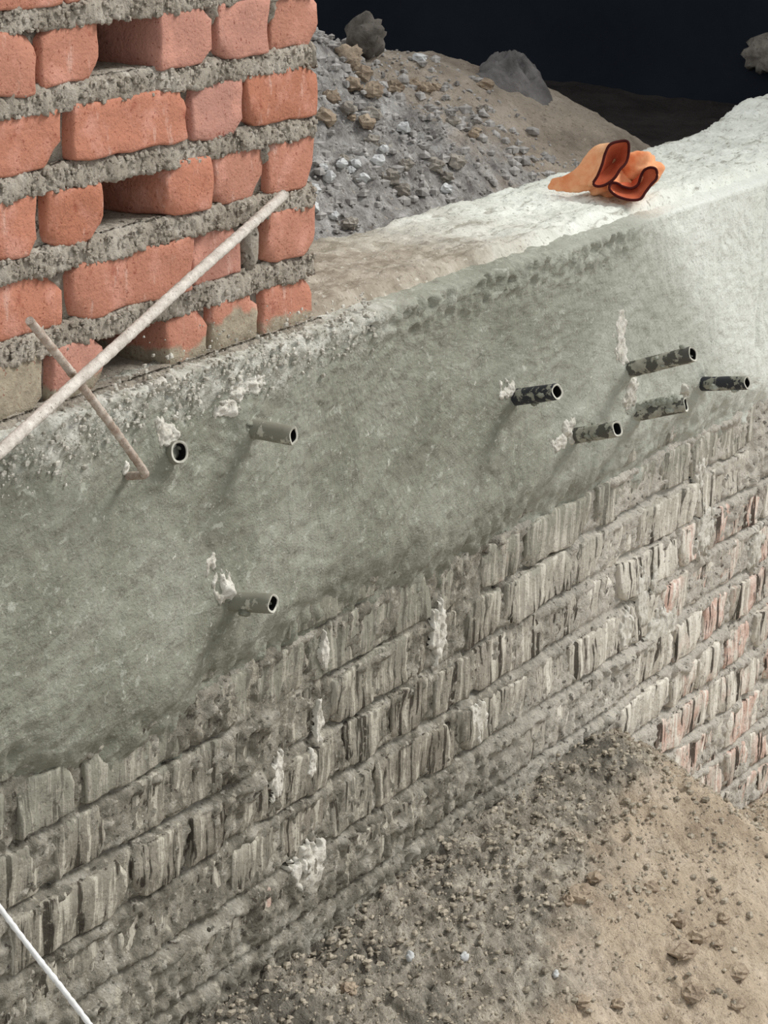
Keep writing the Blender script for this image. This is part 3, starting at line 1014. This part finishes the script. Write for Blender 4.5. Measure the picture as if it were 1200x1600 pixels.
# near-black navy back of the yard
wx = 4.05
by = np.arange(-1.5, 5.0, 0.05)
bz = np.arange(-0.5, 2.4, 0.05)
By, Bz = np.meshgrid(by, bz, indexing='ij')
Bx = wx + 0.02 * fbm(By * 1.5, Bz * 1.5, 3, 121)
P = Parts()
P.add(np.stack([Bx, By, Bz], -1), grid_faces(len(by), len(bz), flip=True))
P.add(*box_arrays(wx + 0.06, wx + 0.2, -1.5, 5.0, -0.5, 2.4))
tag(link('wall_back', P.mesh('wall_back'), M['navy']), 'dark navy wall closing the shaded yard behind', kind='structure')
P = Parts()  # slab added out of view to keep the yard dark
P.add(*box_arrays(2.6, 4.3, -1.5, 5.0, 2.4, 2.5))
tag(link('shade_slab', P.mesh('shade_slab'), M['concrete'], flat=True), 'unseen slab added to shade the yard', kind='structure')


def rock(name, px, py, w, h, func, mat, seed, label, cat, group=None, amp=0.4, sink=0.2, n=12, m=16, flat=False, yaw=0.0):
    p = onto(px, py, func)
    k = np.linalg.norm(p - CAM) / FPX
    V, F = blob((0, 0, 0), (w * k * 0.5, w * k * 0.5, h * k * 0.5), amp, 1.6, n, m, seed)
    o = link(name, mesh_np(name, V, F), M[mat], flat=flat)
    o.location = (p[0], p[1], float(func(p[0], p[1])) + h * k * (0.5 - sink))
    o.rotation_euler.z = yaw
    return tag(o, label, cat, group)


rock('boulder', 570, 86, 60, 66, mound_full, 'dark_stone', 31, 'large grey rock standing on the crest of the rubble mound', 'rock', None, 0.3, 0.12, 20, 26)
rock('rock', 545, 100, 40, 34, mound_full, 'clod', 33, 'brown rock leaning below the large grey rock on the mound', 'rock', None, 0.5, 0.2, 14, 18)
chips = [(548, 274), (566, 284), (534, 262), (505, 268), (512, 285), (492, 300), (556, 266), (590, 262), (697, 302), (520, 345), (572, 143), (655, 97), (745, 335), (600, 240),
         (630, 205), (505, 385), (530, 382), (488, 330)]
for i, (px, py) in enumerate(chips):
    s = 12 + 8 * ((i * 37) % 10) / 10
    rock('stone_chip', px, py, s * 1.25, s, mound_full, 'pale_stone', 41 + i, 'small pale stone chip lying on the rubble mound', 'stone',
         'pale stone chips on the rubble mound', 0.45, 0.3, 7, 9, True)
for i in range(30):
    px = random.uniform(505, 760)
    py = random.uniform(110, 190) + 0.10 * (px - 500) if i % 2 else random.uniform(160, 360) - 0.1 * (px - 500)
    if py > 395 - 0.33 * (px - 490):
        continue
    s = random.uniform(10, 26)
    rock('earth_lump', px, py, s * 1.3, s, mound_full, 'clod' if i % 2 else 'stone', 71 + i, 'rough brown lump of earth lying on the mound' if i % 2 else 'grey lump of rubble lying on the slope of the mound', 'rubble',
         'brown lumps on the mound' if i % 2 else 'grey lumps on the mound', 0.5, 0.35, 8, 10, True)


# crumpled sack lying past the crest
def lie(x, y):
    return np.maximum(mound_full(x, y), yard_z(x, y))


p = onto(806, 128, lie)
k = np.linalg.norm(p - CAM) / FPX
u, v = np.meshgrid(np.linspace(-1, 1, 40), np.linspace(-1, 1, 30), indexing='ij')
fall = np.maximum(0, 1 - np.abs(u) ** 2.5) * np.maximum(0, 1 - np.abs(v) ** 2.5)
rad_ = 1 + 0.22 * fbm(u * 1.3 + 4, v * 1.3, 2, 141)
a_ = np.array([ROT[0, 0], ROT[1, 0]]) / np.hypot(ROT[0, 0], ROT[1, 0])
sx = p[0] + (u * a_[0] * 58 + v * -a_[1] * 48) * k * rad_
sy = p[1] + (u * a_[1] * 58 + v * a_[0] * 48) * k * rad_
sz = lie(sx, sy) - 0.004 + fall * 44 * k * (0.62 + 0.42 * ridged(u * 1.5 + 2, v * 1.5, 2, 143) + 0.3 * fbm(u * 3, v * 3, 3, 145))
V = np.stack([sx, sy, sz], -1).reshape(-1, 3) - p
o = link('plastic_sack', mesh_np('plastic_sack', V, grid_faces(40, 30)), M['bag'])
o.location = Vector([float(q) for q in p])
tag(o, 'crumpled grey plastic sack lying on the slope in front of the dark wall', 'sack')
p = on(1196, 84, 0, wx - 0.02)
V, F = blob((0, 0, 0), (0.035, 0.065, 0.05), 0.45, 1.8, 12, 16, 9)
o = link('pale_rag', mesh_np('pale_rag', V, F), M['stone'])
o.location = Vector([float(v) for v in p])
tag(o, 'pale grey crumpled rag stuck on the dark navy wall at the right edge', 'rag')

# ------------------------------------------------------------------ pipe stubs
WY = -0.022
for i, (b0, b1, ye, mat, rad, label) in enumerate(PIPES):
    A = on(b0[0], b0[1], 1, WY)
    B = on(b1[0], b1[1], 1, ye)
    d = (B - A) / np.linalg.norm(B - A)
    A2 = A - d * 0.07
    L = np.linalg.norm(B - A2)
    root = empty('pipe_stub', A)
    tag(root, label, 'pipe', 'pipe stubs in the plaster')
    a = np.cross(d, [0, 0, 1.0])
    a /= np.linalg.norm(a)
    b = np.cross(d, a)
    seg = 28
    th = np.linspace(0, 2 * np.pi, seg, endpoint=False)
    cut = 0.0010 * np.cos(th + i) + 0.0007 * np.sin(3 * th + i * 2)
    rings = []
    prof = [(rad, t) for t in np.linspace(0, L - 0.001, 14)] + [(rad - 0.0006, L), (rad - 0.0030, L), (rad - 0.0034, L - 0.001), (rad - 0.0034, L - 0.03), (rad - 0.0034, L - 0.06), (0.0004, L - 0.061)]
    for j, (r, t) in enumerate(prof):
        wob = 1 + (0.05 * perlin(np.cos(th) * 2 + i * 3, np.sin(th) * 2 + t * 60, 3) if j < 14 else 0)
        tt = t + (cut if t > L - 0.02 else 0)
        rings.append(A2 + np.outer(np.broadcast_to(tt, th.shape), d) + (r * wob)[:, None] * (np.cos(th)[:, None] * a + np.sin(th)[:, None] * b)
                     if np.ndim(wob) else A2 + np.outer(np.broadcast_to(tt, th.shape), d) + r * (np.cos(th)[:, None] * a + np.sin(th)[:, None] * b))
    V = np.concatenate(rings) - A
    F = grid_faces(len(prof), seg, wrap=True)
    cutrow = 15 * seg
    tubeF = F[F.max(1) < 15 * seg]
    rimF = F[(F.max(1) >= 15 * seg) & (F.max(1) < 17 * seg)]
    boreF = F[F.max(1) >= 17 * seg]
    tube = link('pipe_wall', mesh_np('pipe_wall', V, tubeF), M[mat])
    tube.parent = root
    bore = link('pipe_bore', mesh_np('pipe_bore', V, boreF), M['bore'])
    bore.parent = root
    bore['label'] = 'dark hollow inside of the pipe'
    rim = link('pipe_rim', mesh_np('pipe_rim', V, rimF), M['rim'])
    rim.parent = root
    rim['label'] = 'pale cement-dusted rim of the pipe'
    # cement crust caught on the stub
    crust = Parts()
    for q in range(3 + (i % 3)):
        t = L - random.uniform(0.012, 0.06)
        ang = random.uniform(0, 6.28)
        cpt = d * (t - 0.07) + (np.cos(ang) * a + np.sin(ang) * b) * rad
        rr = random.uniform(0.003, 0.0065)
        crust.add(*blob(cpt, (rr * 1.3, rr * 1.3, rr * 0.8), 0.4, 1.7, 7, 9, i * 7 + q))
    if i == 7:
        for q in range(9):
            cpt = d * (0.012 + q * 0.0085) + np.array([0, 0, 1]) * rad * 0.75 + np.array([0, 0.006, 0])
            crust.add(*blob(cpt, (0.012, 0.011, 0.008), 0.45, 1.7, 8, 10, 90 + q))
    cr = link('cement_crust', crust.mesh('cement_crust'), M['plaster'])
    cr.parent = root
    cr['kind'] = 'stuff'

# ------------------------------------------------------------------ rods and cord
def jitter_path(a, b, n, amp, seed):
    t = np.linspace(0, 1, n)[:, None]
    Pp = a + (b - a) * t
    Pp[:, 0] += amp * perlin(t[:, 0] * 6, t[:, 0] * 0 + seed, 3)
    Pp[:, 2] += amp * perlin(t[:, 0] * 6, t[:, 0] * 0 + seed + 9, 4)
    return Pp


def rod(name, path, r, mat, label, cat, seg=12, ribs=0.06):
    base = path[0].copy()
    rr = [r * (1 + ribs * math.sin(i * 2.1) + ribs * random.uniform(-1, 1)) for i in range(len(path))]
    o = link(name, tube_mesh(name, path - base, rr, seg), M[mat])
    o.location = Vector([float(v) for v in base])
    return tag(o, label, cat)


tip = on(443, 304, 1, -0.012)
mid = CAM + ray(0, 706) * 2.36
far = tip + (mid - tip) * 2.1
rod('splashed_rod', jitter_path(tip, far, 260, 0.0012, 1), 0.0064, 'rod_white', 'long straight rod splashed white, leaning slantwise across the red bricks', 'rod', 12, 0.05)
e0 = on(186, 745, 1, -0.005)
e1 = on(229, 742, 1, -0.062)
e2 = on(46, 501, 1, -0.115)
bend = [e0 + (e1 - e0) * t for t in np.linspace(0, 0.86, 8)]
bend += [e1 + (e0 - e1) * 0.14 * (1 - t) ** 2 + (e2 - e1) * 0.03 * t ** 2 for t in np.linspace(0.15, 1, 5)]
bend += [e1 + (e2 - e1) * t + np.array([0, 0, 0.004 * math.sin(t * 3.1)]) for t in np.linspace(0.05, 1, 70)]
rod('bent_rod', np.array(bend), 0.0047, 'rod_rust', 'thin bent rusty rod growing from the plaster and crossing behind the white rod', 'rod', 12, 0.07)
c0 = on(-150, 1226, 1, -0.012)
c1 = on(250, 1742, 1, -0.30)
c1 = CAM + ray(250, 1742) * (np.linalg.norm(c1 - CAM) / np.linalg.norm(ray(250, 1742)))
rod('white_cord', jitter_path(c0, c1, 120, 0.0008, 4), 0.0032, 'cord', 'thin white cord stretched slantwise at the lower left corner', 'cord', 8, 0.08)

# ------------------------------------------------------------------ crumpled orange glove on the ledge
BASE = on(950, 306, 2, 0.012)
KP = np.linalg.norm(BASE - CAM) / FPX
U = np.array([ROT[0, 0], ROT[1, 0], 0.0])
U /= np.linalg.norm(U)
Wv = -np.array([ROT[0, 2], ROT[1, 2], 0.0])
Wv /= np.linalg.norm(Wv)


def loc(px, py, w):
    """local place in the glove: right, up and towards the viewer (w in metres)"""
    # a point nearer by w also shows lower, because the view looks down
    up = (306 - py) * KP / 0.955 + w * 0.29
    return U * ((px - 950) * KP) + np.array([0, 0, 1.0]) * up + Wv * w


def smooth_loop(pts, n):
    pts = np.array(pts, float)
    m = len(pts)
    out = []
    for k in range(n):
        t = k / n * m
        i = int(t)
        f = t - i
        p0, p1, p2, p3 = (pts[(i + q - 1) % m] for q in range(4))
        out.append(0.5 * ((2 * p1) + (-p0 + p2) * f + (2 * p0 - 5 * p1 + 4 * p2 - p3) * f * f + (-p0 + 3 * p1 - 3 * p2 + p3) * f ** 3))
    return np.array(out)


glove = tag(empty('work_glove', BASE), 'crumpled orange cloth glove with dark maroon hems lying on the pale ledge', 'glove')
NL = 64
cuffs = [
    ([(976, 226, .002), (962, 226, .004), (948, 232, .010), (941, 246, .014), (937, 262, .020), (930, 280, .026), (924, 291, .030), (930, 296, .034), (943, 293, .034),
      (956, 283, .030), (964, 270, .024), (974, 258, .014), (978, 242, .006)],
     [(944, 260, -.010, 1.02), (930, 265, -.016, 1.0), (915, 273, -.018, .78), (898, 281, -.020, .50), (880, 286, -.022, .34), (868, 286, -.022, .20), (865, 286, -.022, .05)], (958, 252, -.020)),
    ([(951, 291, .030), (949, 301, .036), (961, 311, .042), (980, 316, .044), (996, 314, .042), (1004, 303, .036), (1013, 291, .030), (1021, 281, .024), (1020, 268, .020), (1011, 265, .018),
      (1002, 269, .016), (997, 279, .018), (993, 291, .022), (983, 297, .026), (970, 295, .028), (960, 290, .028)],
     [(992, 283, .004, 1.02), (996, 272, -.014, 1.02), (995, 262, -.030, .92), (990, 252, -.042, .68), (984, 246, -.048, .30)], (985, 285, -.004)),
]
for ci, (lp, spine, inner) in enumerate(cuffs):
    loop = smooth_loop([loc(*p) for p in lp], NL)
    c0_ = loop.mean(0)
    rings = [loop]
    for k, (px, py, w, s) in enumerate(spine):
        c = loc(px, py, w)
        # the cross-section rounds off away from the hem
        t = (k + 1) / len(spine)
        rel = loop - c0_
        ang = np.arctan2(rel @ np.array([0, 0, 1.0]), rel @ U)
        rr = np.linalg.norm(rel, axis=1).mean()
        rnd = np.cos(ang)[:, None] * U * rr * 1.05 + np.sin(ang)[:, None] * np.array([0, 0, 1.0]) * rr * 1.05
        sec = rel * (1 - t) + rnd * t if ci == 0 else rel * (1 - t) ** 1.5 + rnd * (1 - (1 - t) ** 1.5)
        fold = 1 + 0.20 * np.sin(ang * 4 + k * 1.1 + ci) * min(1, t * 2) + 0.12 * fbm(np.cos(ang) * 3 + k * 0.5, np.sin(ang) * 3 + ci * 4, 3, 131)
        ring = c + sec * s * fold[:, None]
        ring[:, 2] = np.maximum(ring[:, 2], -0.004)
        rings.append(ring)
    R_ = np.array(rings)
    # subdivide between rings for rounder cloth
    tt = np.linspace(0, len(rings) - 1, len(rings) * 4)
    D_ = []
    for t in tt:
        i = min(int(t), len(rings) - 2)
        f = t - i
        p0, p1, p2, p3 = R_[max(i - 1, 0)], R_[i], R_[i + 1], R_[min(i + 2, len(rings) - 1)]
        q = 0.5 * ((2 * p1) + (-p0 + p2) * f + (2 * p0 - 5 * p1 + 4 * p2 - p3) * f * f + (-p0 + 3 * p1 - 3 * p2 + p3) * f ** 3)
        D_.append(q)
    D_ = np.array(D_)
    wr = fbm(D_[..., 0] * 42 + D_[..., 2] * 30, D_[..., 1] * 55 + D_[..., 2] * 40, 3, 137)
    D_[1:] += (0.0075 * wr[1:, :, None]) * (U + np.array([0, 0, 0.7]))
    o = link('glove_body', mesh_np('glove_body', D_.reshape(-1, 3), grid_faces(len(D_), NL, wrap=True)), M['cloth_out'])
    o.parent = glove
    # lining seen through the mouth
    ic = loc(*inner)
    L_ = [loop * (1 - t) + (ic + (loop - c0_) * 0.10) * t for t in (0.0, 0.12, 0.3, 0.5, 0.7, 0.85, 1.0)]
    L_[0] = loop * 0.97 + c0_ * 0.03
    o = link('lining', mesh_np('lining', np.array(L_).reshape(-1, 3), grid_faces(len(L_), NL, wrap=True, flip=True)), M['cloth_in'])
    o.parent = glove
    V, F, T = tube_arrays(np.concatenate([loop, loop[:2]]), [0.0022] * (NL + 2), 8, False)
    o = link('hem', mesh_np('hem', V, F), M['hem'])
    o.parent = glove
    o['label'] = 'dark maroon rolled hem'
# bunched cloth between and behind the two mouths
V, F = blob(loc(1003, 262, -.034), (0.029, 0.029, 0.031), 0.26, 1.2, 30, 40, 7)
o = link('glove_body', mesh_np('glove_body', V, F), M['cloth_out'])
o.parent = glove
V, F = blob(loc(948, 286, -.034), (0.034, 0.026, 0.020), 0.3, 1.6, 22, 30, 12)
o = link('glove_body', mesh_np('glove_body', V, F), M['cloth_out'])
o.parent = glove
